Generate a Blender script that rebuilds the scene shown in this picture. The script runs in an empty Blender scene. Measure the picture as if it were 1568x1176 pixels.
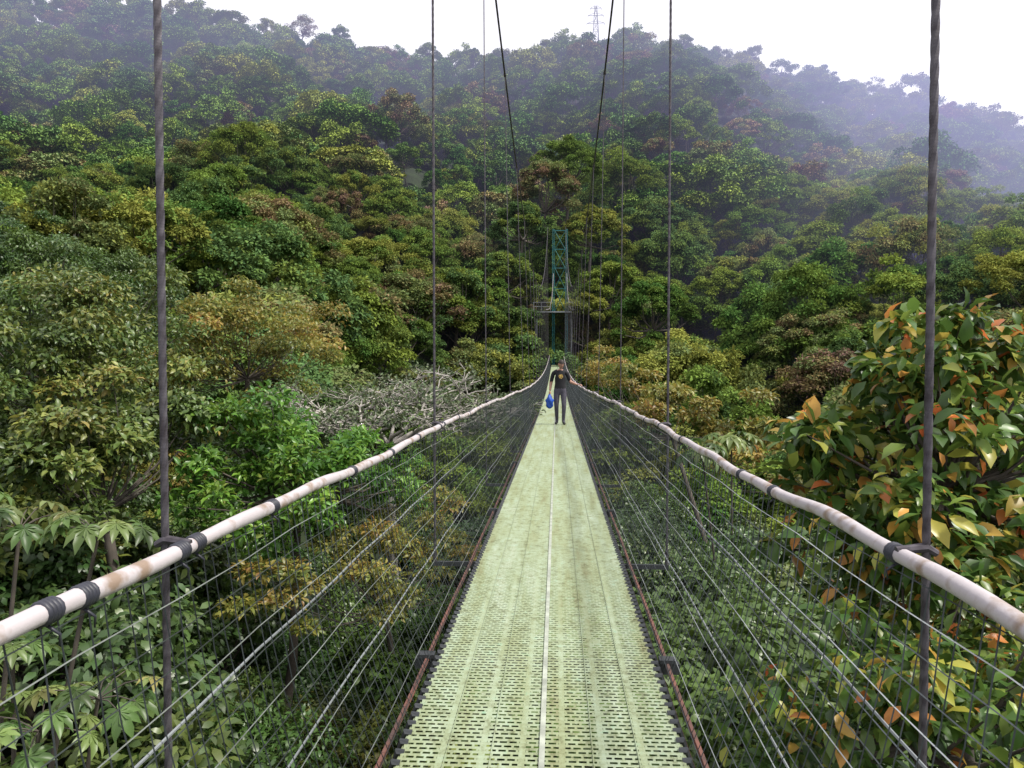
import bpy, math, random
import numpy as np
from mathutils import Vector, Euler, Matrix
random.seed(7); rng=np.random.default_rng(11)
S=bpy.context.scene
S.view_settings.view_transform='Standard'
try: S.view_settings.look='None'
except: pass
S.view_settings.exposure=0
COL=S.collection
F=1150.0
PITCH=math.atan(36/1150); YAW=math.atan(69/1150)
CAMX=0.056
# ---------------------------------------------------------------- camera
cd=bpy.data.cameras.new("camera"); cam=bpy.data.objects.new("camera",cd); COL.objects.link(cam)
cd.sensor_width=36; cd.lens=F/1568*36; cd.clip_start=0.05; cd.clip_end=5000
cam.location=(CAMX,0,0); cam.rotation_euler=(math.pi/2-PITCH,0,YAW)
S.camera=cam
RM=cam.rotation_euler.to_matrix()
def W(px,py,y):
    v=RM@Vector(((px-784)/F,(588-py)/F,-1)); v=v*(y/v.y); return Vector((v.x+CAMX,v.y,v.z))
# ---------------------------------------------------------------- world
wd=bpy.data.worlds.new("World"); S.world=wd; wd.use_nodes=True
nt=wd.node_tree; nt.nodes.clear()
out=nt.nodes.new('ShaderNodeOutputWorld'); bg=nt.nodes.new('ShaderNodeBackground')
sky=nt.nodes.new('ShaderNodeTexSky'); sky.sky_type='NISHITA'; sky.sun_disc=False
SUN_EL=math.radians(57); SUN_AZ=math.radians(104)   # azimuth from +Y toward +X
sky.sun_elevation=SUN_EL; sky.sun_rotation=SUN_AZ; sky.dust_density=4; sky.air_density=1.0
mix=nt.nodes.new('ShaderNodeMix'); mix.data_type='RGBA'
mix.inputs[0].default_value=0.75
nt.links.new(sky.outputs[0],mix.inputs[6]); mix.inputs[7].default_value=(9.6,9.3,9.9,1)
nt.links.new(mix.outputs[2],bg.inputs[0]); bg.inputs[1].default_value=0.15
nt.links.new(bg.outputs[0],out.inputs[0])
sl=bpy.data.lights.new("sun",'SUN'); so=bpy.data.objects.new("sun",sl); COL.objects.link(so)
sl.energy=5.0; sl.angle=math.radians(6); sl.color=(1,.96,.87)
sd=Vector((math.sin(SUN_AZ)*math.cos(SUN_EL),math.cos(SUN_AZ)*math.cos(SUN_EL),math.sin(SUN_EL)))
so.rotation_euler=sd.to_track_quat('Z','Y').to_euler()
# ---------------------------------------------------------------- haze painted into the materials: lavender glow mixed in by world position
hg=bpy.data.node_groups.new("painted_haze",'ShaderNodeTree')
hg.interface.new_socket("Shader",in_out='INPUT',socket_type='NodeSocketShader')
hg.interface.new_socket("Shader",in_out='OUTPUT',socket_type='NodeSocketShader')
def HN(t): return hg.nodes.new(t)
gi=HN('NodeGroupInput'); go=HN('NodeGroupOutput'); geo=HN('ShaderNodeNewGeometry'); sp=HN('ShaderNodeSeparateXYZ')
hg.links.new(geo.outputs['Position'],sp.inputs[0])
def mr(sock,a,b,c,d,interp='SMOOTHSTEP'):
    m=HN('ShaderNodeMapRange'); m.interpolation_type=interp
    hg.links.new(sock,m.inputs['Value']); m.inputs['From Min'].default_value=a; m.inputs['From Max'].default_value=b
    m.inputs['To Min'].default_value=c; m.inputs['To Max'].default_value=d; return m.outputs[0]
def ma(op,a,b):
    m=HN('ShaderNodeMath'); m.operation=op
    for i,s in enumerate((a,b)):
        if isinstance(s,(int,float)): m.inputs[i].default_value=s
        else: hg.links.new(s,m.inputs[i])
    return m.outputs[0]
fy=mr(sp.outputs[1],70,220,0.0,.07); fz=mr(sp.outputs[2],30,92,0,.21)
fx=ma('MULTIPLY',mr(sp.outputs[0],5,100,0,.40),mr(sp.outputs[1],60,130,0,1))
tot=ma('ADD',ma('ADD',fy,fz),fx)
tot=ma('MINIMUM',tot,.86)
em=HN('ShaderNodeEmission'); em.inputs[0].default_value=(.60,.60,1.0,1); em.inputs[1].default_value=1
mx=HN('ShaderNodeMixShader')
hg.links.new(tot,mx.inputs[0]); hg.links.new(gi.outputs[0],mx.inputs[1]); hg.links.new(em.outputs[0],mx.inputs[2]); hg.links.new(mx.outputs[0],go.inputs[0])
# ---------------------------------------------------------------- materials
def newmat(name):
    m=bpy.data.materials.new(name); m.use_nodes=True; m.node_tree.nodes.clear()
    try: m.cycles.emission_sampling='NONE'
    except Exception: pass
    return m,m.node_tree
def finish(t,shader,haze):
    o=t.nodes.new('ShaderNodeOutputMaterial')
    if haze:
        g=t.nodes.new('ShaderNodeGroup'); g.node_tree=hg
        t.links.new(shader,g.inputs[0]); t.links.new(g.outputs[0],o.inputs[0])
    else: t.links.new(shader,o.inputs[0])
def ramp(t,cols,interp='LINEAR'):
    r=t.nodes.new('ShaderNodeValToRGB'); cr=r.color_ramp; cr.interpolation=interp
    while len(cr.elements)<len(cols): cr.elements.new(.5)
    for e,(p,c) in zip(cr.elements,cols): e.position=p; e.color=(*c,1)
    return r
def leafmat(name,cols,haze,transl=.3,gloss=.45,useobj=True,spec=.4,objw=.75):
    m,t=newmat(name); L=t.links
    oi=t.nodes.new('ShaderNodeObjectInfo'); at=t.nodes.new('ShaderNodeAttribute'); at.attribute_name='tint'
    a=t.nodes.new('ShaderNodeMath'); a.operation='MULTIPLY_ADD'
    L.new(at.outputs['Fac'],a.inputs[0]); a.inputs[1].default_value=(1-objw) if useobj else 1
    a.inputs[2].default_value=0
    src=a.outputs[0]
    if useobj:
        b=t.nodes.new('ShaderNodeMath'); b.operation='MULTIPLY_ADD'; L.new(oi.outputs['Random'],b.inputs[0]); b.inputs[1].default_value=objw
        L.new(src,b.inputs[2]); src=b.outputs[0]
    r=ramp(t,cols); L.new(src,r.inputs[0])
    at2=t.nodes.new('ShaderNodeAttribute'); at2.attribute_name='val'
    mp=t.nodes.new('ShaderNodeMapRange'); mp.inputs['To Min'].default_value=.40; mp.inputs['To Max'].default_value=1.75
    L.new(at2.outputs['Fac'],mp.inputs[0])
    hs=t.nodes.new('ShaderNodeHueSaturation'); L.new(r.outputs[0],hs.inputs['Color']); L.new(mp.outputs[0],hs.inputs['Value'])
    if spec>0:
        bs=t.nodes.new('ShaderNodeBsdfPrincipled'); bs.inputs['Roughness'].default_value=gloss
        bs.inputs['Specular IOR Level'].default_value=spec
        L.new(hs.outputs[0],bs.inputs['Base Color'])
    else:
        bs=t.nodes.new('ShaderNodeBsdfDiffuse'); L.new(hs.outputs[0],bs.inputs['Color'])
    sh=bs.outputs[0]
    if transl>0:
        tr=t.nodes.new('ShaderNodeBsdfTranslucent')
        h2=t.nodes.new('ShaderNodeHueSaturation'); h2.inputs['Hue'].default_value=.48; h2.inputs['Value'].default_value=1.7; L.new(hs.outputs[0],h2.inputs['Color'])
        L.new(h2.outputs[0],tr.inputs[0])
        ms=t.nodes.new('ShaderNodeMixShader'); ms.inputs[0].default_value=transl
        L.new(sh,ms.inputs[1]); L.new(tr.outputs[0],ms.inputs[2]); sh=ms.outputs[0]
    finish(t,sh,haze); return m
def solid(name,col,rough=.6,metal=0,var=.25,scale=8,col2=None,haze=False,bump=0,coord='Object',detail=6,lo=.35,hi=.62):
    m,t=newmat(name); L=t.links
    tc=t.nodes.new('ShaderNodeTexCoord'); n=t.nodes.new('ShaderNodeTexNoise'); n.inputs['Scale'].default_value=scale; n.inputs['Detail'].default_value=detail
    L.new(tc.outputs[coord],n.inputs['Vector'])
    c2=col2 or tuple(c*(1-var) for c in col)
    r=ramp(t,[(lo,c2),(hi,col)]); L.new(n.outputs[0],r.inputs[0])
    bs=t.nodes.new('ShaderNodeBsdfPrincipled'); bs.inputs['Roughness'].default_value=rough; bs.inputs['Metallic'].default_value=metal
    L.new(r.outputs[0],bs.inputs['Base Color'])
    if bump:
        b=t.nodes.new('ShaderNodeBump'); b.inputs['Strength'].default_value=bump; b.inputs['Distance'].default_value=.01
        L.new(n.outputs[0],b.inputs['Height']); L.new(b.outputs[0],bs.inputs['Normal'])
    finish(t,bs.outputs[0],haze); return m
PAL=[(0,(.032,.080,.024)),(.13,(.060,.125,.030)),(.26,(.12,.180,.036)),(.38,(.060,.115,.046)),(.50,(.16,.205,.038)),(.62,(.080,.145,.036)),(.74,(.205,.215,.047)),(.84,(.10,.145,.058)),(.91,(.18,.14,.062)),(.96,(.15,.09,.085)),(1,(.10,.15,.05))]
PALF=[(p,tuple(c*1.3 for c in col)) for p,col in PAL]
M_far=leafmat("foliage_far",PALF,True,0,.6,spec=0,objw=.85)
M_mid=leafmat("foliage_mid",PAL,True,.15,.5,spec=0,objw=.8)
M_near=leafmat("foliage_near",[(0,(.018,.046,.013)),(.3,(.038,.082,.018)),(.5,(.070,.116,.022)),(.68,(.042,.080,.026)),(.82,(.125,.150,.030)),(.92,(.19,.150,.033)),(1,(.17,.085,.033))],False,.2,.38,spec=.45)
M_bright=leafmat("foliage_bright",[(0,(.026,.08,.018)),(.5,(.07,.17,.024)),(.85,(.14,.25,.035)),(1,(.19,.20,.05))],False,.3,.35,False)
M_yel=leafmat("foliage_yellowing",[(0,(.05,.09,.02)),(.4,(.13,.145,.03)),(.8,(.23,.185,.038)),(1,(.24,.12,.04))],False,.3,.4,False)
M_olive=leafmat("foliage_olive",[(0,(.035,.070,.018)),(.5,(.08,.12,.026)),(.85,(.15,.16,.034)),(1,(.22,.16,.04))],False,.2,.4,False)
M_broad=leafmat("foliage_broadleaf",[(0,(.026,.064,.014)),(.45,(.06,.12,.023)),(.72,(.12,.175,.033)),(.82,(.27,.27,.045)),(.90,(.40,.20,.045)),(1,(.46,.13,.04))],False,.3,.36,False)
M_cec=leafmat("foliage_cecropia",[(0,(.04,.085,.022)),(.5,(.09,.15,.04)),(.85,(.17,.215,.07)),(1,(.26,.22,.07))],False,.3,.4,False)
M_pl=leafmat("foliage_greyish",[(0,(.05,.085,.035)),(1,(.15,.17,.085))],False,.2,.5,False)
M_bark=solid("bark",(.095,.08,.065),.9,var=.5,scale=3,haze=False)
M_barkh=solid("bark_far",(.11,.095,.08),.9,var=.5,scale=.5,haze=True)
M_pale=solid("pale_branches",(.44,.41,.37),.85,var=.4,scale=5)
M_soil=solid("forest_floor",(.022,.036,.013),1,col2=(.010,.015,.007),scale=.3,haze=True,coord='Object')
# ---------------------------------------------------------------- mesh helpers
def mk(name,V,Fs,mats,smooth=False,mi=None,attrs=None,link=True,parent=None):
    me=bpy.data.meshes.new(name)
    V=np.asarray(V,dtype=np.float32).reshape(-1,3)
    if isinstance(Fs,np.ndarray):
        nf,k=Fs.shape
        me.vertices.add(len(V)); me.vertices.foreach_set('co',V.ravel())
        me.loops.add(nf*k); me.loops.foreach_set('vertex_index',Fs.astype(np.int32).ravel())
        me.polygons.add(nf); me.polygons.foreach_set('loop_start',np.arange(0,nf*k,k,dtype=np.int32))
        me.polygons.foreach_set('loop_total',np.full(nf,k,dtype=np.int32))
        me.update(calc_edges=True)
    else:
        me.from_pydata(V.tolist(),[],Fs); 
    for m in mats: me.materials.append(m)
    if mi is not None: me.polygons.foreach_set('material_index',np.asarray(mi,dtype=np.int32))
    if smooth: me.polygons.foreach_set('use_smooth',np.ones(len(me.polygons),dtype=bool))
    if attrs:
        for k_,a in attrs.items():
            at=me.attributes.new(k_,'FLOAT','POINT'); at.data.foreach_set('value',np.asarray(a,dtype=np.float32))
    me.update()
    ob=bpy.data.objects.new(name,me)
    if link: COL.objects.link(ob)
    if parent: ob.parent=parent
    return ob
class MB:
    def __init__(s): s.v=[]; s.f=[]; s.m=[]
    def tube(s,pts,rad,n=8,mi=0,cap=True,twist=0,lobes=0,lamp=.0):
        pts=[Vector(p) for p in pts]
        if not isinstance(rad,(list,tuple)): rad=[rad]*len(pts)
        base=len(s.v); up=None
        for i,p in enumerate(pts):
            a=pts[max(i-1,0)]; b=pts[min(i+1,len(pts)-1)]; t=(b-a).normalized()
            if up is None:
                up=Vector((0,0,1)) if abs(t.z)<.9 else Vector((1,0,0))
            x=up.cross(t)
            if x.length<1e-5: x=Vector((1,0,0)).cross(t)
            x.normalize(); yv=t.cross(x); up=yv
            for k in range(n):
                an=2*math.pi*k/n; r=rad[i]
                if lobes: r*=1+lamp*math.cos(lobes*an); an+=twist*i
                s.v.append(tuple(p+x*(math.cos(an)*r)+yv*(math.sin(an)*r)))
        for i in range(len(pts)-1):
            for k in range(n):
                a=base+i*n+k; b=base+i*n+(k+1)%n
                s.f.append((a,b,b+n,a+n)); s.m.append(mi)
        if cap:
            s.f.append(tuple(base+k for k in reversed(range(n)))); s.m.append(mi)
            e=base+(len(pts)-1)*n
            s.f.append(tuple(e+k for k in range(n))); s.m.append(mi)
    def box(s,c,h,mi=0,R=None):
        b=len(s.v)
        for x in(-1,1):
            for y in(-1,1):
                for z in(-1,1):
                    v=Vector((x*h[0],y*h[1],z*h[2]))
                    if R: v=R@v
                    s.v.append(tuple(Vector(c)+v))
        for f in [(0,1,3,2),(4,6,7,5),(0,4,5,1),(2,3,7,6),(0,2,6,4),(1,5,7,3)]:
            s.f.append(tuple(b+i for i in f)); s.m.append(mi)
    def obj(s,name,mats,smooth=False,parent=None,link=True):
        return mk(name,s.v,s.f,mats,smooth,s.m,None,link,parent)
def nrm(a): return a/np.maximum(np.linalg.norm(a,axis=-1,keepdims=True),1e-6)
T8=np.array([(0,0,0),(-.5,.35,.07),(0,.38,-.02),(.5,.35,.07),(-.40,.7,.02),(0,.72,-.08),(.40,.7,.02),(0,1,-.22)],dtype=float)
T8F=np.array([(0,3,2),(0,2,1),(2,3,6),(2,6,5),(2,5,4),(2,4,1),(5,6,7),(5,7,4)])
T4=np.array([(0,0,0),(-.5,.5,.07),(0,1,-.12),(.5,.5,.07)],dtype=float)
T4F=np.array([(0,3,2),(0,2,1)])
T6=np.array([(0,0,0),(-.46,.32,.05),(-.38,.68,.02),(0,1,-.16),(.38,.68,.02),(.46,.32,.05)],dtype=float)
T6F=np.array([(0,5,1),(1,5,4),(1,4,2),(2,4,3)])
def leaves(P,D,N,L,Wd,near):
    T,TF=(T4,T4F) if near is False else ((T6,T6F) if near==2 else (T8,T8F))
    D=nrm(D); Sd=nrm(np.cross(D,N)); N=np.cross(Sd,D)
    L=np.asarray(L).reshape(-1,1,1); Wd=np.asarray(Wd).reshape(-1,1,1)
    V=P[:,None,:]+Sd[:,None,:]*T[None,:,0:1]*Wd+D[:,None,:]*T[None,:,1:2]*L+N[:,None,:]*T[None,:,2:3]*L
    n=len(P);k=len(T)
    Fc=(TF[None]+np.arange(n)[:,None,None]*k).reshape(-1,3)
    return V.reshape(-1,3),Fc,k
def clump_leaves(C,RC,nl,flat=.6,droop=.25,up=.8,noise=.55,core=.35):
    nC=len(C); ci=np.repeat(np.arange(nC),nl)
    d=nrm(rng.normal(size=(nC*nl,3))); flip=rng.random(nC*nl)<up
    d[:,2]=np.where(flip,np.abs(d[:,2]),d[:,2])
    rr=rng.random(nC*nl)**core
    P=C[ci]+d*np.stack([RC[ci],RC[ci],RC[ci]*flat],1)*rr[:,None]
    D=d*np.array([1,1,.35])+rng.normal(size=d.shape)*noise+np.array([0,0,-droop])
    N=np.array([0,0,1.])+d*.6+rng.normal(size=d.shape)*.4
    return P,D,N,ci,rr
def branches(mb,rootpt,C,sub,r0,mi,n=5):
    for i in sub:
        a=Vector(rootpt); b=Vector(C[i]); m=a.lerp(b,.5)+Vector((random.uniform(-.1,.1),random.uniform(-.1,.1),-.12))*(b-a).length
        q=a.lerp(m,.5)+Vector((0,0,-.02)); w=m.lerp(b,.5)
        mb.tube([a,q,m,w,b],[r0,r0*.8,r0*.6,r0*.4,r0*.15],n,mi,False)
def make_tree(name,R,nc,nl,L,Wd,near,mats,flat=.55,shape='round',trunk=8,leaf_flat=.75,tr=.18,link=False,rcf=(.17,.30),droop=.25):
    u=np.sqrt(rng.random(nc)); ph=rng.random(nc)*2*math.pi
    ell=1+.22*np.sin(ph*2+rng.random()*6)+.15*np.sin(ph*3+rng.random()*6)
    x=R*u*np.cos(ph)*ell; y=R*u*np.sin(ph)*ell
    if shape=='umbrella': z=R*.42*(1-u**2)+rng.normal(size=nc)*R*.06
    elif shape=='tall': z=R*1.25*(1-u**1.5)-R*.4+rng.normal(size=nc)*R*.12
    else: z=R*flat*(np.sqrt(np.maximum(1-u**2,0))*1.25-.45)+rng.normal(size=nc)*R*.07
    C=np.stack([x,y,z],1); RC=R*rng.uniform(*rcf,size=nc)
    P,D,N,ci,rr=clump_leaves(C,RC,nl,leaf_flat,droop)
    n=len(P); ls=rng.uniform(.65,1.2,n)
    V,Fc,k=leaves(P,D,N,L*ls,Wd*ls,near)
    ct=rng.random(nc); tint=np.clip(ct[ci]*.7+rng.random(n)*.3,0,1)
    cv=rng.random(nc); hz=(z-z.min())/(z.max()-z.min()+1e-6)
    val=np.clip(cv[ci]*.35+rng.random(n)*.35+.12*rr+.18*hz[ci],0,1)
    mb=MB()
    if trunk:
        lx=random.uniform(-.6,.6)
        mb.tube([(lx*2,0,-trunk),(lx,.2,-trunk*.55),(0,0,-R*.35)],[tr*1.3,tr,tr*.75],7,1,False)
        k_=min(nc,14 if not near else 26)
        branches(mb,(0,0,-R*.35),C,list(range(k_)),tr*.55,1)
    nv=len(V); bv=np.array(mb.v).reshape(-1,3)
    bf=[]
    for f in mb.f: bf.append((f[0],f[1],f[2])); bf.append((f[0],f[2],f[3]))
    bf=np.array(bf,dtype=int).reshape(-1,3)+nv
    Vall=np.concatenate([V,bv]) if len(bv) else V
    Fall=np.concatenate([Fc,bf]) if len(bf) else Fc
    mi=np.concatenate([np.zeros(len(Fc)),np.ones(len(bf))])
    at={'tint':np.concatenate([np.repeat(tint,k),np.zeros(len(bv))]),'val':np.concatenate([np.repeat(val,k),np.zeros(len(bv))])}
    return mk(name,Vall,Fall,mats,False,mi,at,link)
def scatter(name,protos,pts,rot,scl,idx):
    c=bpy.data.collections.new(name+"_parts")
    for p in protos: c.objects.link(p)
    me=bpy.data.meshes.new(name); me.vertices.add(len(pts)); me.vertices.foreach_set('co',np.asarray(pts,dtype=np.float32).ravel())
    a=me.attributes.new('rot','FLOAT_VECTOR','POINT'); a.data.foreach_set('vector',np.asarray(rot,dtype=np.float32).ravel())
    a=me.attributes.new('scl','FLOAT_VECTOR','POINT'); a.data.foreach_set('vector',np.asarray(scl,dtype=np.float32).ravel())
    a=me.attributes.new('idx','INT','POINT'); a.data.foreach_set('value',np.asarray(idx,dtype=np.int32))
    ob=bpy.data.objects.new(name,me); COL.objects.link(ob)
    g=bpy.data.node_groups.new(name,'GeometryNodeTree')
    g.interface.new_socket("Geometry",in_out='INPUT',socket_type='NodeSocketGeometry')
    g.interface.new_socket("Geometry",in_out='OUTPUT',socket_type='NodeSocketGeometry')
    N=g.nodes.new; i=N('NodeGroupInput'); o=N('NodeGroupOutput'); ip=N('GeometryNodeInstanceOnPoints'); ci=N('GeometryNodeCollectionInfo')
    ci.inputs['Collection'].default_value=c; ci.inputs['Separate Children'].default_value=True; ci.inputs['Reset Children'].default_value=True
    def na(n_,t_):
        q=N('GeometryNodeInputNamedAttribute'); q.data_type=t_; q.inputs['Name'].default_value=n_
        return [s for s in q.outputs if s.enabled and s.name=='Attribute'][0]
    er=N('FunctionNodeEulerToRotation')
    g.links.new(na('rot','FLOAT_VECTOR'),er.inputs[0]); g.links.new(er.outputs[0],ip.inputs['Rotation'])
    g.links.new(na('scl','FLOAT_VECTOR'),ip.inputs['Scale']); g.links.new(na('idx','INT'),ip.inputs['Instance Index'])
    ip.inputs['Pick Instance'].default_value=True
    g.links.new(i.outputs[0],ip.inputs['Points']); g.links.new(ci.outputs[0],ip.inputs['Instance']); g.links.new(ip.outputs[0],o.inputs[0])
    md=ob.modifiers.new("scatter",'NODES'); md.node_group=g
    return ob
# ---------------------------------------------------------------- canopy / terrain height
RY=205.
ridge=[(-700,40),(-300,0),(0,0),(100,4),(240,12),(330,36),(450,72),(550,84),(700,94),(800,86),(960,62),(1060,84),(1200,112),(1350,140),(1450,180),(1568,218),(1800,290),(2300,370)]
rp=[W(a,b,RY) for a,b in ridge]; rx=np.array([p.x for p in rp]); rz=np.array([p.z for p in rp])
def canopy(x,y):
    x=np.asarray(x,float); y=np.asarray(y,float)
    base=np.interp(y,[-60,-10,12,30,55,80],[-9,-7,-6.8,-8,-5,1.5])
    H=np.interp(x*RY/np.maximum(y,80),rx,rz)
    pr=np.interp(y,[80,108,150,RY,RY+20,330,600],[0,.20,.56,1,.98,.5,0])
    z=base+(H-1.5)*pr
    fade=np.clip((140-y)/70,0,1)
    z+=np.clip((-x-6.5)*.80,0,15)*fade*np.clip((y+20)/25,.4,1)
    z+=np.clip((x-13)*.36,0,9)*fade
    z+=np.where((x>1.5)&(y<22),1.3,0)
    am=np.clip((y-70)/60,0,1)*np.clip((RY+5-y)/40,0,1)
    z+=am*(3.5*np.sin(x/14+y/33+1)+2.5*np.sin(x/8-y/19)+1.5*np.sin(y/9+x/23))
    return z
gx=np.concatenate([np.linspace(-2500,-260,16),np.linspace(-250,250,121),np.linspace(260,2500,16)])
gy=np.concatenate([np.linspace(-2000,-60,12),np.linspace(-50,330,95),np.linspace(345,2800,20)])
X,Y=np.meshgrid(gx,gy); Z=canopy(X,Y)-6.3-np.clip((Y-80)/80,0,1)*.5
Z=np.where(np.abs(X)<6,Z-2,Z)
nx=len(gx); ny=len(gy); I=np.arange(nx*ny).reshape(ny,nx)
Fq=np.stack([I[:-1,:-1],I[:-1,1:],I[1:,1:],I[1:,:-1]],-1).reshape(-1,4)
mk("hillside_terrain",np.stack([X,Y,Z],-1).reshape(-1,3),Fq,[M_soil],True)
# ---------------------------------------------------------------- tree prototypes
far=[];mid=[];near=[]
shp=['round','round','umbrella','tall','round','round','round','tall']
for i in range(8):
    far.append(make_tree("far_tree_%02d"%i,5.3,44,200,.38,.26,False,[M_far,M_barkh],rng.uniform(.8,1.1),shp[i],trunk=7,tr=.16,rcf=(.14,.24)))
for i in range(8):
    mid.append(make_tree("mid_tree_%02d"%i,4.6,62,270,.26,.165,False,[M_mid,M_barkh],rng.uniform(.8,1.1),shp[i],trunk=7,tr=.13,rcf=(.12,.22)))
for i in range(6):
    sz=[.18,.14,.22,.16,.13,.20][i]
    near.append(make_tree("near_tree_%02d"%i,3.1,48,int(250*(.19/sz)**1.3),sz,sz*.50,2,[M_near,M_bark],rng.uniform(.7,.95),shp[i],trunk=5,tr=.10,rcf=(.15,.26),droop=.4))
def jgrid(x0,x1,y0,y1,s):
    xs=np.arange(x0,x1,s); ys=np.arange(y0,y1,s*.87); A,B=np.meshgrid(xs,ys); A=A+(np.arange(len(ys))%2)[:,None]*s/2
    A=A.ravel()+rng.uniform(-.42,.42,A.size)*s; B=B.ravel()+rng.uniform(-.42,.42,B.size)*s
    return A,B
def place(x,y,smin,smax,hdrop,jit,nproto,tilt=.12):
    z=canopy(x,y); s=smin+(smax-smin)*rng.random(len(x))**1.3
    z=z-hdrop+(s-(smin+smax)/2)*1.5+rng.normal(size=len(x))*jit
    rot=np.stack([rng.normal(size=len(x))*tilt,rng.normal(size=len(x))*tilt,rng.random(len(x))*6.28],1)
    scl=np.stack([s*rng.uniform(.9,1.15,len(x)),s*rng.uniform(.9,1.15,len(x)),s*rng.uniform(.85,1.25,len(x))],1)
    return np.stack([x,y,z],1),rot,scl,rng.integers(0,nproto,len(x))
x,y=jgrid(-240,240,112,RY+14,5.9); k=(np.abs(x)<y*.9+12); x,y=x[k],y[k]
scatter("rainforest_hillside_trees",far,*place(x,y,.5,1.25,2.8,1.3,len(far)))
x,y=jgrid(-120,120,33,117,4.9); k=(np.abs(x)<y*.9+9)&~((np.abs(x)<3.4)&(y<84))&~(np.hypot(x+6,y-30)<6.5); x,y=x[k],y[k]
P_,r_,s_,i_=place(x,y,.5,1.3,2.4,1.1,len(mid))
close=(np.abs(P_[:,0])<7)&(P_[:,1]<82); P_[:,2]-=np.where(close,1.8,0)
scatter("rainforest_valley_trees",mid,P_,r_,s_,i_)
x,y=jgrid(-32,32,-5,36,3.0); k=(np.abs(x)<np.abs(y)*1.0+7)&~(np.hypot(x+6,y-28)<5.5); x,y=x[k],y[k]
P_,r_,s_,i_=place(x,y,.6,1.15,1.4,.6,len(near))
inner=(np.abs(P_[:,0])<4.6); P_[:,2]=np.where(inner,np.minimum(P_[:,2],-6.3),P_[:,2])
scatter("rainforest_understory_trees",near,P_,r_,s_,i_)
for (px,py,yy_,R_) in [(835,290,97,4.6),(872,250,100,4.2),(800,340,92,3.4),(905,350,93,3.4),(850,400,95,3.6),(770,420,88,3.6),(935,440,86,3.6),(700,450,80,4),(1000,470,78,3.8),(830,520,88,3.0),(890,520,88,3.0)]:
    p=W(px,py,yy_); o=make_tree("rainforest_tree",R_,60,330,.26,.16,False,[M_mid,M_barkh],1.1,'round',trunk=16,tr=.22,link=True,rcf=(.14,.24))
    o.location=(p.x,p.y,p.z-R_*.3)
# ---------------------------------------------------------------- ridge emergent trees (individual)
for j,(px,py,h,dr) in enumerate([(25,-12,1.3,1),(140,-8,1.2,1),(215,0,1.1,1),(290,8,1.1,2),(412,42,1.1,-.5),(465,30,1.5,0),(522,52,1.0,-.5),(590,66,1.3,2.5),(655,66,.9,1),(725,72,.7,1),(835,62,.9,1),(965,44,1.4,1),(1045,62,.9,-.5),(1110,76,1.2,1),(1150,76,.9,0.5),(1195,94,1.2,1),(1250,108,.8,1),(1330,116,1.6,2),(1420,156,1.0,1),(1480,172,1.4,1.5),(1550,200,1.3,0.5)]):
    p=W(px,py,RY-1)
    me=make_tree("ridge_tree",3.1*h,26,150,.34,.24,False,[M_far,M_barkh],1.1,['round','tall','round','round'][j%4],trunk=7*h,tr=.2,link=True,rcf=(.15,.32))
    me.location=(p.x,p.y,p.z-2.0*h-dr); me.rotation_euler=(random.uniform(-.15,.15),random.uniform(-.15,.15),random.uniform(0,6)); me.scale=(random.uniform(.8,1.25),1,random.uniform(.8,1.1))
# ---------------------------------------------------------------- near individual plants
def custom_tree(name,C,RC,nl,L,Wd,mats,base,flat=.8,droop=.4,tr=.07,up=.8,noise=.55,limbs=True,tw=.45):
    C=np.array(C,float); RC=np.array(RC,float); nc=len(C)
    P,D,N,ci,rr=clump_leaves(C,RC,nl,flat,droop,up=up,noise=noise)
    n=len(P); ls=rng.uniform(.5,1.2,n); V,Fc,k=leaves(P,D,N,L*ls,Wd*ls,True)
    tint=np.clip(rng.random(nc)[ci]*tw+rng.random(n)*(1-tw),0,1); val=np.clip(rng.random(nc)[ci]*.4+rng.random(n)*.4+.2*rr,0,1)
    mb=MB(); b=Vector(base); top=Vector(C.mean(0))
    low=top+Vector((0,0,-1.2 if limbs=='low' else -.3))
    mb.tube([b,b.lerp(low,.5)+Vector((.2,.1,0)),low],[tr*1.5,tr,tr*.7],8,1,False)
    branches(mb,low,C,range(nc),tr*(.22 if limbs=='low' else .4),1)
    nv=len(V); bv=np.array(mb.v); bf=[]
    for f in mb.f: bf+= [(f[0],f[1],f[2]),(f[0],f[2],f[3])]
    bf=np.array(bf)+nv
    return mk(name,np.concatenate([V,bv]),np.concatenate([Fc,bf]),mats,False,np.concatenate([np.zeros(len(Fc)),np.ones(len(bf))]),
      {'tint':np.concatenate([np.repeat(tint,k),np.zeros(len(bv))]),'val':np.concatenate([np.repeat(val,k),np.zeros(len(bv))])})
def blob(pts,xmin=None,xmax=None):
    C=[];R=[]
    for (px,py,y,r,n) in pts:
        c=W(px,py,y)
        for _ in range(n):
            d=Vector((random.gauss(0,1),random.gauss(0,1),random.gauss(0,.8))).normalized()*r*random.uniform(.3,1)
            q=c+d; rr=r*random.uniform(.26,.42)
            if xmin is not None and q.x<xmin: continue
            if xmax is not None and q.x>xmax: continue
            C.append(tuple(q)); R.append(rr)
    return C,R
C,R=blob([(1490,545,8.2,.8,12),(1390,640,7.8,.8,12),(1280,735,8.2,.8,12),(1500,700,8.0,1.0,15),(1420,830,7.5,1.0,15),(1560,880,7.2,.9,13),(1290,900,8,.8,10),(1620,600,8.5,1.1,12),(1250,650,8.6,.45,5),(1330,580,8.6,.35,3)],xmin=2.0)
custom_tree("broadleaf_tree",C,R,38,.25,.125,[M_broad,M_bark],(4.8,8.5,-9),.95,.5,.08,up=.65,noise=.8,tw=.12)
C,R=blob([(1330,1060,6.2,.8,10),(1480,1100,5.6,.8,12),(1560,1010,6.0,.9,10),(1180,1130,7.2,.7,7),(1420,1200,5.6,.9,8)],xmin=1.5)
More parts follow.
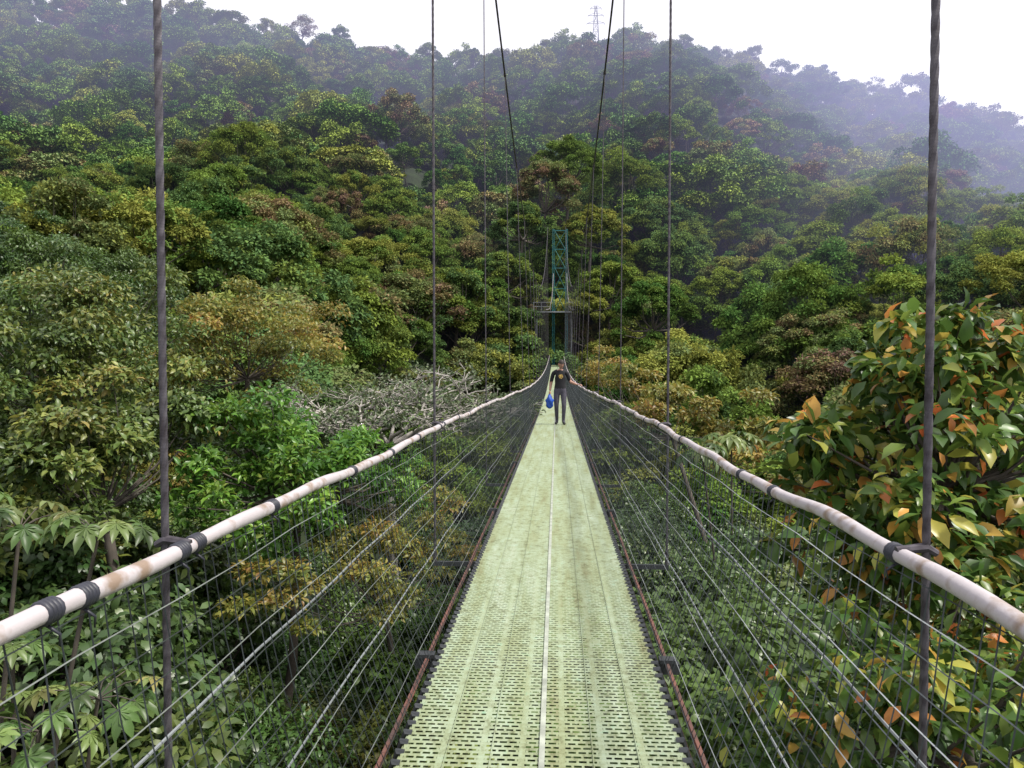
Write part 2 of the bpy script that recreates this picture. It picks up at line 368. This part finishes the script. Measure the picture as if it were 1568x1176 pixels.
custom_tree("broadleaf_tree",C,R,38,.19,.092,[M_broad,M_bark],(4,7,-9),.9,.5,.07,noise=.75,tw=.2)
C,R=blob([(370,660,15,1.2,12),(450,700,15,1.3,13),(530,710,16,1.0,10),(340,750,14,1.2,10),(450,780,14,1.3,11),(590,740,17,1.0,9)])
custom_tree("bright_leaved_tree",C,R,150,.19,.08,[M_bright,M_bark],(-6,15,-10),.8,.1,.1,noise=.8)
C,R=blob([(560,830,15,1.1,10),(640,810,17,1.2,10),(690,860,16,1.1,9),(600,900,14,1.0,8),(430,900,13,.9,8)],xmax=-1.4)
custom_tree("yellowing_tree",C,R,130,.15,.065,[M_yel,M_bark],(-3.4,16,-10),.5,.2,.08,noise=.7,limbs='low')
C,R=blob([(1050,640,26,1.6,10),(1130,660,25,1.6,10),(980,610,32,1.7,9),(1180,720,22,1.5,9),(920,570,42,2.0,9)],xmin=1.6)
custom_tree("yellowing_tree",C,R,240,.20,.09,[M_yel,M_bark],(6,26,-10),.5,.2,.1,noise=.7,limbs='low')
for pts,mat,bs_ in [([(40,470,17,2.0,13),(130,540,16,1.9,13),(20,600,14,1.6,11),(190,470,19,1.8,10)],M_olive,(-11,16,-8)),([(330,500,24,1.9,12),(410,540,25,1.9,12),(270,540,22,1.7,11),(470,500,28,2.0,10)],M_yel,(-11,25,-8)),([(230,640,14,1.4,12),(120,680,12,1.2,12),(60,700,11,1.2,10)],M_olive,(-7.5,12.5,-8))]:
    C,R=blob(pts,xmax=-3); custom_tree("rainforest_tree",C,R,300,.16,.08,[mat,M_bark],bs_,.75,.3,.12,noise=.7,limbs='low')
def cecropia(name,centres,nleaf,size,base):
    P=[];D=[];N=[];L=[];ti=[];va=[]; mb=MB()
    b=Vector(base)
    for c in centres:
        c=Vector(c)
        m=b.lerp(c,.55)+Vector((random.uniform(-.2,.2),random.uniform(-.2,.2),-.3))
        mb.tube([b,m,c],[.045,.03,.018],7,1,False)
        for q in range(nleaf):
            a=2*math.pi*q/nleaf+random.uniform(-.25,.25); el=random.uniform(-.15,.7)
            d=Vector((math.cos(a)*math.cos(el),math.sin(a)*math.cos(el),math.sin(el)))
            hub=c+d*random.uniform(.28,.5)
            mb.tube([c,c.lerp(hub,.5)+Vector((0,0,.04)),hub],[.008,.007,.006],4,1,False)
            nn=(Vector((0,0,1))+d*.5+Vector((random.gauss(0,.15),random.gauss(0,.15),0))).normalized()
            t0=(d-nn*d.dot(nn)).normalized(); s0=nn.cross(t0); tt=random.random(); vv=random.random(); nlb=9
            for l in range(nlb):
                an=(l/(nlb-1)-.5)*math.radians(290)
                dd=t0*math.cos(an)+s0*math.sin(an)-nn*.28
                P.append(hub);D.append(dd);N.append(nn);L.append(size*(1-.38*abs(l/(nlb-1)-.5)*2)*random.uniform(.9,1.1))
                ti.append(tt*.8+random.random()*.2); va.append(vv*.6+random.random()*.4)
    P=np.array([tuple(p) for p in P]);D=np.array([tuple(p) for p in D]);N=np.array([tuple(p) for p in N]);L=np.array(L)
    V,Fc,k=leaves(P,D,N,L,L*.36,True); nv=len(V); bv=np.array(mb.v); bf=[]
    for f in mb.f: bf+= [(f[0],f[1],f[2]),(f[0],f[2],f[3])]
    bf=np.array(bf)+nv
    mk(name,np.concatenate([V,bv]),np.concatenate([Fc,bf]),[M_cec,M_bark],False,np.concatenate([np.zeros(len(Fc)),np.ones(len(bf))]),
      {'tint':np.concatenate([np.repeat(ti,k),np.zeros(len(bv))]),'val':np.concatenate([np.repeat(va,k),np.zeros(len(bv))])})
cecropia("cecropia_tree",[W(30,810,7.2),W(150,820,7.0),W(-60,770,7)],9,.27,(-6.2,7.2,-8))
cecropia("cecropia_tree",[W(60,1120,6.0),W(150,1070,6.4),W(20,1010,6.6),W(-50,1130,6)],9,.25,(-5.2,6.4,-9))
cecropia("cecropia_tree",[W(1075,690,17),W(1120,675,18)],10,.42,(4.5,18,-9))
# bare-branched tree
mb=MB(); tips=[]
def grow(p,d,l,r,dep):
    q=p+d*l; m=p.lerp(q,.5)+Vector((random.gauss(0,.05),random.gauss(0,.05),random.gauss(0,.05)))*l
    mb.tube([p,m,q],[r,r*.85,r*.7],5,1,False)
    if dep==0: tips.append(tuple(q)); return
    for _ in range(random.choice([2,3,3])):
        e=(d+Vector((random.gauss(0,.6),random.gauss(0,.6),random.gauss(0,.26)))).normalized(); e.z=e.z*.6+.04; e.normalize()
        grow(q,e,l*random.uniform(.62,.85),r*.68,dep-1)
b0=Vector((-5.6,25,-2.9))
mb.tube([(-5.2,25.5,-12),(-5.5,25,-7),b0],[.22,.18,.15],8,1,False)
for k in range(12):
    a=k/12*6.28+random.uniform(-.2,.2); grow(b0,Vector((math.cos(a),math.sin(a),.5)).normalized(),1.45,.085,5)
C=np.array(tips); RC=np.full(len(C),.30)
P,D,N,ci,rr=clump_leaves(C,RC,5,.6,.2); V,Fc,k=leaves(P,D,N,np.full(len(P),.15),np.full(len(P),.075),True)
nv=len(V); bv=np.array(mb.v); bf=[]
for f in mb.f: bf+= [(f[0],f[1],f[2]),(f[0],f[2],f[3])]
bf=np.array(bf)+nv
mk("bare_branched_tree",np.concatenate([V,bv]),np.concatenate([Fc,bf]),[M_pl,M_pale],False,np.concatenate([np.zeros(len(Fc)),np.ones(len(bf))]),
   {'tint':np.concatenate([np.repeat(rng.random(len(P))*.6,k),np.zeros(len(bv))]),'val':np.concatenate([np.repeat(rng.random(len(P)),k),np.zeros(len(bv))])})
# ---------------------------------------------------------------- BRIDGE
END=80.
def dz(y): return -1.5-.0122*y+(.00055*(y-20)**2 if y>20 else 0)
def rl(y): return float(np.interp(y,[0,9,19,80],[.89,.88,.68,.75]))    # rail half width
def mainx(y): return .945
def mainz(y): return 5.9-.15*(y-12)+.00475*(y-12)*(y-23)
bridge=bpy.data.objects.new("suspension_footbridge",None); COL.objects.link(bridge)
m,t=newmat("deck_metal"); L=t.links
tc=t.nodes.new('ShaderNodeTexCoord'); n1=t.nodes.new('ShaderNodeTexNoise'); n1.inputs['Scale'].default_value=1.0; n1.inputs['Detail'].default_value=8; n1.inputs['Roughness'].default_value=.7
mpn=t.nodes.new('ShaderNodeMapping'); mpn.inputs['Scale'].default_value=(7,.7,1); L.new(tc.outputs['Object'],mpn.inputs[0])
n2=t.nodes.new('ShaderNodeTexNoise'); n2.inputs['Scale'].default_value=16; n2.inputs['Detail'].default_value=6; n2.inputs['Roughness'].default_value=.75
L.new(mpn.outputs[0],n1.inputs['Vector']); L.new(tc.outputs['Object'],n2.inputs['Vector'])
r1=ramp(t,[(.28,(.20,.20,.10)),(.42,(.25,.295,.17)),(.56,(.29,.355,.24)),(.75,(.37,.43,.33))]); L.new(n1.outputs[0],r1.inputs[0])
r2=ramp(t,[(.33,(.36,.32,.20)),(.46,(.82,.80,.70)),(.6,(1,1,1)),(.72,(.64,.94,.88))]); L.new(n2.outputs[0],r2.inputs[0])
mm=t.nodes.new('ShaderNodeMix'); mm.data_type='RGBA'; mm.blend_type='MULTIPLY'; mm.inputs[0].default_value=.85
L.new(r1.outputs[0],mm.inputs[6]); L.new(r2.outputs[0],mm.inputs[7])
bs=t.nodes.new('ShaderNodeBsdfPrincipled'); bs.inputs['Roughness'].default_value=.55; bs.inputs['Metallic'].default_value=.05
L.new(mm.outputs[2],bs.inputs['Base Color']); finish(t,bs.outputs[0],False); M_deck=m
M_line=solid("deck_seam_pale",(.40,.43,.36),.5,var=.4,scale=10)
M_steel=solid("galvanised_wire",(.45,.48,.48),.4,metal=.5,var=.5,scale=3)
M_dark=solid("dark_wire",(.055,.06,.065),.5,metal=.4,var=.3,scale=4)
M_net=solid("netting_wire",(.09,.105,.11),.45,metal=.5,var=.5,scale=4)
M_rope=solid("dark_steel_rope",(.10,.092,.105),.5,metal=.4,col2=(.045,.038,.045),scale=30)
M_rust=solid("rusted_rod",(.15,.062,.045),.8,col2=(.06,.035,.03),scale=9)
M_rail=solid("pale_hose_handrail",(.43,.395,.405),.55,col2=(.24,.175,.13),scale=13,bump=.5,lo=.34,hi=.50)
M_tape=solid("black_binding",(.03,.032,.045),.5,var=.4,scale=20)
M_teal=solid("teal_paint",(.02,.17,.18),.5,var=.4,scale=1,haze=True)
M_grey=solid("grey_steel",(.24,.26,.27),.5,metal=.3,var=.3,scale=2)
HW=.55; pitch=.034; bar=.0165
V=[];Fq=[];mi=[]
xs=np.linspace(-HW,HW,29); conn=[]
for i,xx in enumerate(xs):
    w=.026 if i%4==0 else .010
    conn.append((max(xx-w/2,-HW),min(xx+w/2,HW)))
conn2=[]
for i in range(len(xs)-1):
    xx=(xs[i]+xs[i+1])/2; conn2.append((xx-.005,xx+.005))
for i in range(0,len(xs),4): conn2.append(conn[i])
y=-1.0; row=0
while y<END:
    z0=dz(y);z1=dz(y+bar);z2=dz(y+pitch);b=len(V)
    ym=y+bar/2
    V+= [(-HW,y,z0),(HW,y,z0),(HW,ym,(z0+z1)/2+.006),(-HW,ym,(z0+z1)/2+.006),(HW,y+bar,z1),(-HW,y+bar,z1)]
    Fq+= [(b,b+1,b+2,b+3),(b+3,b+2,b+4,b+5)]
    for (a,c) in (conn if row%2 else conn2):
        b=len(V); V+=[(a,y+bar,z1),(c,y+bar,z1),(c,y+pitch,z2),(a,y+pitch,z2)]; Fq.append((b,b+1,b+2,b+3))
    y+=pitch; row+=1
mk("deck",V,np.array(Fq),[M_deck],False,None,None,True,bridge)
mb=MB()
yy=np.arange(-1,END+.01,.5)
for a,b in zip(yy[:-1],yy[1:]):
    for (x0,x1,h,mi_) in [(-.011,.011,.012,1),(-.20,-.196,.008,2),(.196,.20,.008,2),(-.375,-.371,.008,2),(.371,.375,.008,2)]:
        q=len(mb.v); mb.v+=[(x0,a,dz(a)+h),(x1,a,dz(a)+h),(x1,b,dz(b)+h),(x0,b,dz(b)+h),(x0,a,dz(a)-.01),(x0,b,dz(b)-.01),(x1,a,dz(a)-.01),(x1,b,dz(b)-.01)]
        mb.f+=[(q,q+1,q+2,q+3),(q+4,q,q+3,q+5),(q+1,q+6,q+7,q+2)]; mb.m+=[mi_]*3
for s in(-1,1):
    y=-.9
    while y<45:
        z=dz(y); mb.tube([(s*(HW-.012),y,z+.002),(s*(HW+.016),y,z+.004),(s*(HW+.024),y,z-.02)],[.013,.015,.011],6,0,True); y+=.08 if y<20 else .16
    mb.tube([(s*(HW+.002),a,dz(a)-.018) for a in yy],.014,6,2,False)
mb.obj("deck_edging",[M_dark,M_line,M_deck],False,bridge)
mb=MB()
ys=[1.85+4.2*k for k in range(-1,19)]
for y in ys:
    if y<-1.5 or y>END: continue
    w=rl(y)+.07
    mb.box((0,y,dz(y)-.085),(w,.014,.018),0)
    if y+2.1<END: mb.box((0,y+2.1,dz(y+2.1)-.07),(.70,.022,.028),0)
    for s in(-1,1): mb.box((s*.64,y+2.1,dz(y+2.1)-.03),(.045,.03,.010),0)
for s in(-1,1):
    mb.tube([(s*.635,a,dz(a)-.045+.006*math.sin(a*3)) for a in yy],.013,6,1,False)
    mb.tube([(s*.60,a,dz(a)-.09) for a in yy],.011,6,1,False)
mb.obj("cross_beams",[M_dark,M_rust],False,bridge)
yr=np.arange(-1.2,END+.01,.1)
def railpt(s,a,off=0):
    k=(a-1.85)/4.2; sag=-.018*math.sin(math.pi*(k-math.floor(k)))**2
    wob=.006*math.sin(a*3.1+s)+.004*math.sin(a*7.7+2*s)
    return Vector((s*(rl(a)+off)+wob*.5,a,dz(a)+1.05+sag+wob))
for s,nm in((-1,"handrail_left"),(1,"handrail_right")):
    mb=MB(); mb.tube([railpt(s,a) for a in yr],[.0205+.0012*math.sin(a*9) for a in yr],14,0,True)
    bp=[-.6,.1,.45,.86,1.32,1.43,1.82,1.9,2.42,3.4,4.2,5.0,5.95,6.12]+[7+i*.95 for i in range(77)]
    if s>0: bp=[-.5,.5,1.05,1.88,2.9,3.4,5.0,6.05]+[7+i*.95 for i in range(77)]
    for a in bp:
        if a>END-.2: continue
        for o in ([-.014,-.003,.008,.019] if a<8 else [0]):
            p=railpt(s,a+o); mb.tube([railpt(s,a+o-.006),p,railpt(s,a+o+.006)],[.0225,.0252,.0225] if a<8 else [.024]*3,12,1,True)
        if a<8:
            p=railpt(s,a); mb.tube([p+Vector((0,0,-.024)),p+Vector((-s*.02,.01,-.045)),p+Vector((-s*.012,.02,-.07))],[.004,.003,.002],5,1)
    mb.obj(nm,[M_rail,M_tape],True,bridge)
def netpt(s,a,f):
    top=rl(a); bot=.60; zz=dz(a)+1.03-(1.07)*f
    bow=.05*math.sin(math.pi*f)
    return Vector((s*(top+(bot-top)*f+bow),a,zz+.006*math.sin(a*5+f*9)))
yn=np.arange(-1,END+.01,.4)
mb=MB(); 
fr=[.02+.068*i for i in range(15)]
for s in(-1,1):
    for j,f in enumerate(fr):
        mb.tube([netpt(s,a,f) for a in yn],.0019,3,0 if j%3==1 else 1,False)
    for f in(.36,.68):
        mb.tube([netpt(s,a,f)+Vector((s*.02,0,0)) for a in yn],.0042,5,2,False)
    y=-.8
    while y<END:
        d=.0021 if y<30 else .003
        mb.tube([netpt(s,y,f)+Vector((s*.003,0.012*math.sin(f*6+y*40),0)) for f in(0,.25,.5,.75,1)],d,3,1,False); y+=.07 if y<20 else .14
mb.obj("wire_netting",[M_steel,M_net,M_grey],False,bridge)
mb=MB()
for y in ys:
    if y<-1.5 or y>END-2: continue
    for s in(-1,1):
        xo=rl(y)+.055; top=mainz(y); bot=dz(y)-.1; xt=mainx(y)
        if y<7:
            n=int((top-bot)/.008); mb.tube([(s*(xo+(xt-xo)*i/n),y,bot+(top-bot)*i/n) for i in range(n+1)],.0088,18,0,False,twist=.16,lobes=6,lamp=.13)
        else: mb.tube([(s*xo,y,bot),(s*xt,y,top)],.0078 if y<30 else .012,6,0,False)
        rp_=railpt(s,y)
        mb.tube([rp_+Vector((-s*.015,0,.014)),Vector((s*xo,y,rp_.z+.022)),Vector((s*(xo+.025),y,rp_.z+.008))],[.010,.013,.009],8,1)
        mb.tube([(s*xo,y,bot+.02),(s*xo,y,bot+.14)],.014,8,1)
mb.obj("suspender_ropes",[M_rope,M_rope],False,bridge)
mb=MB()
for s in(-1,1):
    pts=[(s*mainx(a),a,mainz(a)) for a in np.arange(-8,80.1,1.0)]
    mb.tube(pts,.017,8,0,False)
    for y in ys:
        if 0<y<78: mb.tube([(s*mainx(y),y-.04,mainz(y-.04)),(s*mainx(y),y+.04,mainz(y+.04))],.027,8,0)
mb.obj("main_cables",[M_rope],False,bridge)
# far platform + teal lattice tower
TX=.35
tw=bpy.data.objects.new("steel_lattice_tower",None); COL.objects.link(tw)
def lattice(mb,base,top,wb,wt,nseg,r,mi=0,depth=None):
    bx,by,bz=base; hz=top-bz; cor=[(-1,-1),(1,-1),(1,1),(-1,1)]
    def P(i,f):
        w=wb+(wt-wb)*f; c=cor[i%4]; return Vector((bx+c[0]*w/2,by+c[1]*w/2,bz+hz*f))
    for i in range(4): mb.tube([P(i,0),P(i,1)],r,5,mi)
    for k in range(nseg):
        f0=k/nseg; f1=(k+1)/nseg
        for i in range(4):
            mb.tube([P(i,f0),P(i+1,f0)],r*.7,4,mi,False); mb.tube([P(i,f0),P(i+1,f1)],r*.6,4,mi,False); mb.tube([P(i+1,f0),P(i,f1)],r*.6,4,mi,False)
    for i in range(4): mb.tube([P(i,1),P(i+1,1)],r,4,mi,False)
mb=MB(); pz=5.3
for s in(-1,1): lattice(mb,(TX+s*.70,81,-6),14.0,.24,.20,44,.021,0)
for zz in (pz+2.4,pz+4.6,pz+6.6,13.9):
    mb.box((TX,81,zz),(.72,.04,.04),0)
for a_,b_ in((0,2.4),(2.4,4.6),(4.6,6.6),(6.6,8.5)):
    for s in(-1,1): mb.tube([(TX-s*.55,80.85,pz+a_),(TX+s*.55,80.85,pz+b_)],.024,4,0)
mb.obj("tower_frame",[M_teal],False,tw)
mb=MB()
mb.box((-.5,82.6,pz-.1),(2.1,2.0,.07),0)
for x_ in(-2.5,-1.6,-.65,1.25,1.7):
    mb.tube([(x_,80.4,pz),(x_,80.4,pz+.9)],.03,6,1)
for zz in(.45,.9):
    mb.tube([(-2.5,80.4,pz+zz),(-.65,80.4,pz+zz)],.028,6,1); mb.tube([(1.25,80.4,pz+zz),(1.7,80.4,pz+zz)],.028,6,1)
for s in(-1,1):
    mb.tube([(TX+s*1.5,80.2,pz+.1),(TX+s*1.1,80.4,pz+.2),(TX+s*.85,80.6,pz+1.4),(TX+s*.7,80.7,pz+4)],.035,6,2)
for x_ in(-2.2,1.6): mb.tube([(x_,82,pz-14),(x_,82,pz)],.10,8,1)
mb.obj("landing_platform",[M_grey,M_grey,M_rail],False,tw)
# ---------------------------------------------------------------- pylon on ridge
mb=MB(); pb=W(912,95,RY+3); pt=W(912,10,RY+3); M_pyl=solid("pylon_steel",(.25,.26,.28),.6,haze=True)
lattice(mb,(pb.x,pb.y,pb.z),pt.z,2.4,.6,7,.07)
for zf,w in((.70,2.4),(.84,2.1),(.97,1.5)):
    z=pb.z+(pt.z-pb.z)*zf
    mb.tube([(pb.x-w,pb.y,z),(pb.x+w,pb.y,z)],.07,4); 
    for s in(-1,1):
        mb.tube([(pb.x+s*w,pb.y,z),(pb.x+s*.3,pb.y,z+.7)],.05,4); mb.tube([(pb.x+s*w,pb.y,z),(pb.x+s*w,pb.y,z-.6)],.05,4)
mb.obj("electricity_pylon",[M_pyl])
# ---------------------------------------------------------------- MAN
man=bpy.data.objects.new("walking_man",None); COL.objects.link(man)
PY=20.5; PXX=.14
man.location=(PXX,PY,dz(PY)+.008)
M_skin=solid("skin",(.38,.21,.15),.5,var=.1,scale=5)
M_hair=solid("dark_brown_hair",(.025,.016,.011),.6,var=.4,scale=40)
M_pants=solid("charcoal_trousers",(.075,.07,.095),.8,var=.3,scale=12,bump=.3)
M_shoe=solid("dark_shoes",(.025,.025,.028),.6)
M_blue=solid("blue_fabric",(.015,.09,.48),.5,var=.4,scale=12,bump=.4)
m,t=newmat("black_tshirt_with_print"); L=t.links
tc=t.nodes.new('ShaderNodeTexCoord'); vm=t.nodes.new('ShaderNodeVectorMath'); vm.operation='DISTANCE'; vm.inputs[1].default_value=(.02,-.14,1.31)
L.new(tc.outputs['Object'],vm.inputs[0]); nn=t.nodes.new('ShaderNodeTexNoise'); nn.inputs['Scale'].default_value=45; L.new(tc.outputs['Object'],nn.inputs['Vector'])
lt=t.nodes.new('ShaderNodeMath'); lt.operation='LESS_THAN'; lt.inputs[1].default_value=.068; L.new(vm.outputs['Value'],lt.inputs[0])
g2=t.nodes.new('ShaderNodeMath'); g2.operation='GREATER_THAN'; g2.inputs[1].default_value=.46; L.new(nn.outputs[0],g2.inputs[0])
mu=t.nodes.new('ShaderNodeMath'); mu.operation='MULTIPLY'; L.new(lt.outputs[0],mu.inputs[0]); L.new(g2.outputs[0],mu.inputs[1])
mc=t.nodes.new('ShaderNodeMix'); mc.data_type='RGBA'; mc.inputs[6].default_value=(.010,.010,.013,1); mc.inputs[7].default_value=(.50,.33,.08,1); L.new(mu.outputs[0],mc.inputs[0])
bs=t.nodes.new('ShaderNodeBsdfPrincipled'); bs.inputs['Roughness'].default_value=.85; L.new(mc.outputs[2],bs.inputs['Base Color']); finish(t,bs.outputs[0],False); M_shirt=m
def skin_obj(name,verts,edges,radii,roots,mats,sub=2,parent=None,region=None):
    me=bpy.data.meshes.new(name+"_sk"); me.from_pydata(verts,edges,[]); ob=bpy.data.objects.new(name+"_sk",me); COL.objects.link(ob)
    md=ob.modifiers.new("s",'SKIN'); md.use_smooth_shade=True
    if not me.skin_vertices: 
        bpy.context.view_layer.objects.active=ob
        bpy.ops.mesh.customdata_skin_add()
    sv=me.skin_vertices[0].data
    for i,r in enumerate(radii): sv[i].radius=r if isinstance(r,tuple) else (r,r); sv[i].use_root=(i in roots)
    sb=ob.modifiers.new("u",'SUBSURF'); sb.levels=sub; sb.render_levels=sub
    dg=bpy.context.evaluated_depsgraph_get(); dg.update()
    nm=bpy.data.meshes.new_from_object(ob.evaluated_get(dg)); bpy.data.objects.remove(ob)
    nm.name=name; nm.materials.clear()
    for m_ in mats: nm.materials.append(m_)
    for p in nm.polygons:
        p.use_smooth=True; p.material_index=region(p.center) if region else 0
    o=bpy.data.objects.new(name,nm); COL.objects.link(o); o.parent=parent; return o
J=[(0,0,.95),(0,-.005,1.10),(0,-.01,1.27),(0,-.005,1.40),(.005,-.02,1.475),(.015,-.045,1.545),
   (.10,0,1.425),(.185,0,1.405),(.27,.02,1.165),(.46,-.09,1.085),
   (-.10,0,1.425),(-.185,0,1.405),(-.25,.03,1.14),(-.275,-.05,.91),
   (.095,0,.88),(.105,-.07,.50),(.09,-.03,.10),(.10,-.07,.045),(.125,-.21,.035),
   (-.095,0,.88),(-.10,-.02,.50),(-.085,.10,.11),(-.09,.07,.05),(-.12,-.08,.035),
   (.365,-.035,1.125),(-.262,-.01,1.03)]
E=[(0,1),(1,2),(2,3),(3,4),(4,5),(3,6),(6,7),(7,8),(8,24),(24,9),(3,10),(10,11),(11,12),(12,25),(25,13),(0,14),(14,15),(15,16),(16,17),(17,18),(0,19),(19,20),(20,21),(21,22),(22,23)]
Rr=[(.155,.115),(.145,.105),(.165,.115),(.13,.09),.062,.052,.085,.068,.050,.028,.085,.068,.050,.028,
    (.098,.10),.066,.046,.045,.038,(.098,.10),.066,.046,.045,.038,.040,.040]
def reg(c):
    x,y,z=c
    if z<.085: return 2
    if abs(x)<.215 and z<.985 and not(x<-.19 and z>.8): return 1
    if z>1.475 and abs(x)<.09: return 3
    if x>.255 and z<1.20: return 3
    if x>.28: return 3
    if x<-.205 and z<1.17: return 3
    return 0
skin_obj("body_and_clothes",J,E,Rr,[0],[M_shirt,M_pants,M_shoe,M_skin],2,man,reg)
def hand(name,w,d,up_,curl):
    w=Vector(w);d=Vector(d).normalized();u=Vector(up_); u=(u-d*u.dot(d)).normalized(); s=d.cross(u)
    vs=[];es=[];rs=[];roots=[]
    vs+= [tuple(w),tuple(w+d*.045),tuple(w+d*.085)]; es+=[(0,1),(1,2)]; rs+=[(.028,.018),(.038,.016),(.036,.014)]; roots.append(0)
    for k,(o,l) in enumerate([(-.03,.070),(-.010,.080),(.011,.074),(.031,.058)]):
        b=len(vs); p=w+d*.080+s*o; q=p+d*l*.45-u*l*.12*curl; r=q+d*l*.3-u*l*.3*curl; e=r+d*l*.12-u*l*.3*curl
        vs+=[tuple(p),tuple(q),tuple(r),tuple(e)]; es+=[(b,b+1),(b+1,b+2),(b+2,b+3)]; rs+=[.010,.0095,.0088,.0078]; roots.append(b)
    b=len(vs); p=w+d*.03-s*.028; q=p+d*.03-s*.028-u*.008; e=q+d*.032-s*.006-u*.02*curl
    vs+=[tuple(p),tuple(q),tuple(e)]; es+=[(b,b+1),(b+1,b+2)]; rs+=[.014,.011,.009]; roots.append(b)
    skin_obj(name,vs,es,rs,roots,[M_skin],1,man)
hand("left_hand",(.455,-.088,1.088),(.9,-.25,.05),(0,0,1),1.0)
hand("right_hand",(-.275,-.048,.915),(-.05,-.15,-1),(-.9,.1,0),1.3)
import bmesh
def head():
    bm=bmesh.new(); bmesh.ops.create_uvsphere(bm,u_segments=28,v_segments=20,radius=1)
    for v in bm.verts:
        x,y,z=v.co
        wx=.076*(1-.22*max(0,-z)**1.5); yy_=.094*y; zz=.118*z
        if y<0: yy_*= .97
        if z<-.35 and y<0: yy_-=.012*min(1,(-z-.35)*2)
        g=math.exp(-((x/.16)**2+((z+.12)/.22)**2))
        if y<-.3: yy_-=.024*g
        for sx in(-1,1):
            e=math.exp(-(((x-sx*.38)/.17)**2+((z-.06)/.12)**2))
            if y<-.3: yy_+=.010*e
        v.co=(wx*x,yy_,zz)
    me=bpy.data.meshes.new("head"); 
    bm.to_mesh(me); bm.free(); me.materials.append(M_skin)
    for p in me.polygons: p.use_smooth=True
    h=bpy.data.objects.new("head",me); COL.objects.link(h); return h
hd=head(); hd.parent=man; hd.location=(.025,-.065,1.635); hd.rotation_euler=(math.radians(20),0,math.radians(22))
def part(name,mat,loc,scl,fn=None,seg=(20,14)):
    bm=bmesh.new(); bmesh.ops.create_uvsphere(bm,u_segments=seg[0],v_segments=seg[1],radius=1)
    if fn: fn(bm)
    me=bpy.data.meshes.new(name); bm.to_mesh(me); bm.free(); me.materials.append(mat)
    for p in me.polygons: p.use_smooth=True
    o=bpy.data.objects.new(name,me); COL.objects.link(o); o.parent=hd; o.location=loc; o.scale=scl; return o
def hairfn(bm):
    dl=[v for v in bm.verts if (v.co.z<.30 and v.co.y<-.15) or v.co.z<-.45]
    bmesh.ops.delete(bm,geom=dl,context='VERTS')
    for v in bm.verts: v.co*=1+random.uniform(-.02,.06)
part("hair",M_hair,(0,.006,.008),(.084,.102,.128),hairfn,(28,20))
M_eye=solid("eye_dark",(.03,.02,.015),.3); M_lip=solid("lips",(.30,.12,.10),.5)
for s in(-1,1):
    part("eye",M_eye,(s*.029,-.079,.008),(.012,.006,.006))
    part("brow",M_hair,(s*.029,-.084,.026),(.017,.006,.004))
    part("ear",M_skin,(s*.078,.004,-.005),(.010,.018,.030))
part("mouth",M_lip,(0,-.092,-.055),(.022,.006,.006))
def bagfn(bm):
    for v in bm.verts:
        v.co.x*=1+.15*math.sin(v.co.z*7); v.co.y*=1+.2*math.sin(v.co.z*5+v.co.x*4)
        if v.co.z>.3: v.co.x*=.75
bm=bmesh.new(); bmesh.ops.create_uvsphere(bm,u_segments=20,v_segments=16,radius=1); bagfn(bm)
me=bpy.data.meshes.new("blue_bag"); bm.to_mesh(me); bm.free(); me.materials.append(M_blue)
for p in me.polygons: p.use_smooth=True
bgo=bpy.data.objects.new("blue_bag",me); COL.objects.link(bgo); bgo.parent=man; bgo.location=(-.285,-.09,.63); bgo.scale=(.11,.08,.20)
mb=MB(); mb.tube([(-.33,-.09,.77),(-.30,-.07,.83),(-.27,-.06,.835),(-.24,-.08,.77)],.009,6,0)
mb.obj("bag_strap",[M_blue],True,man)
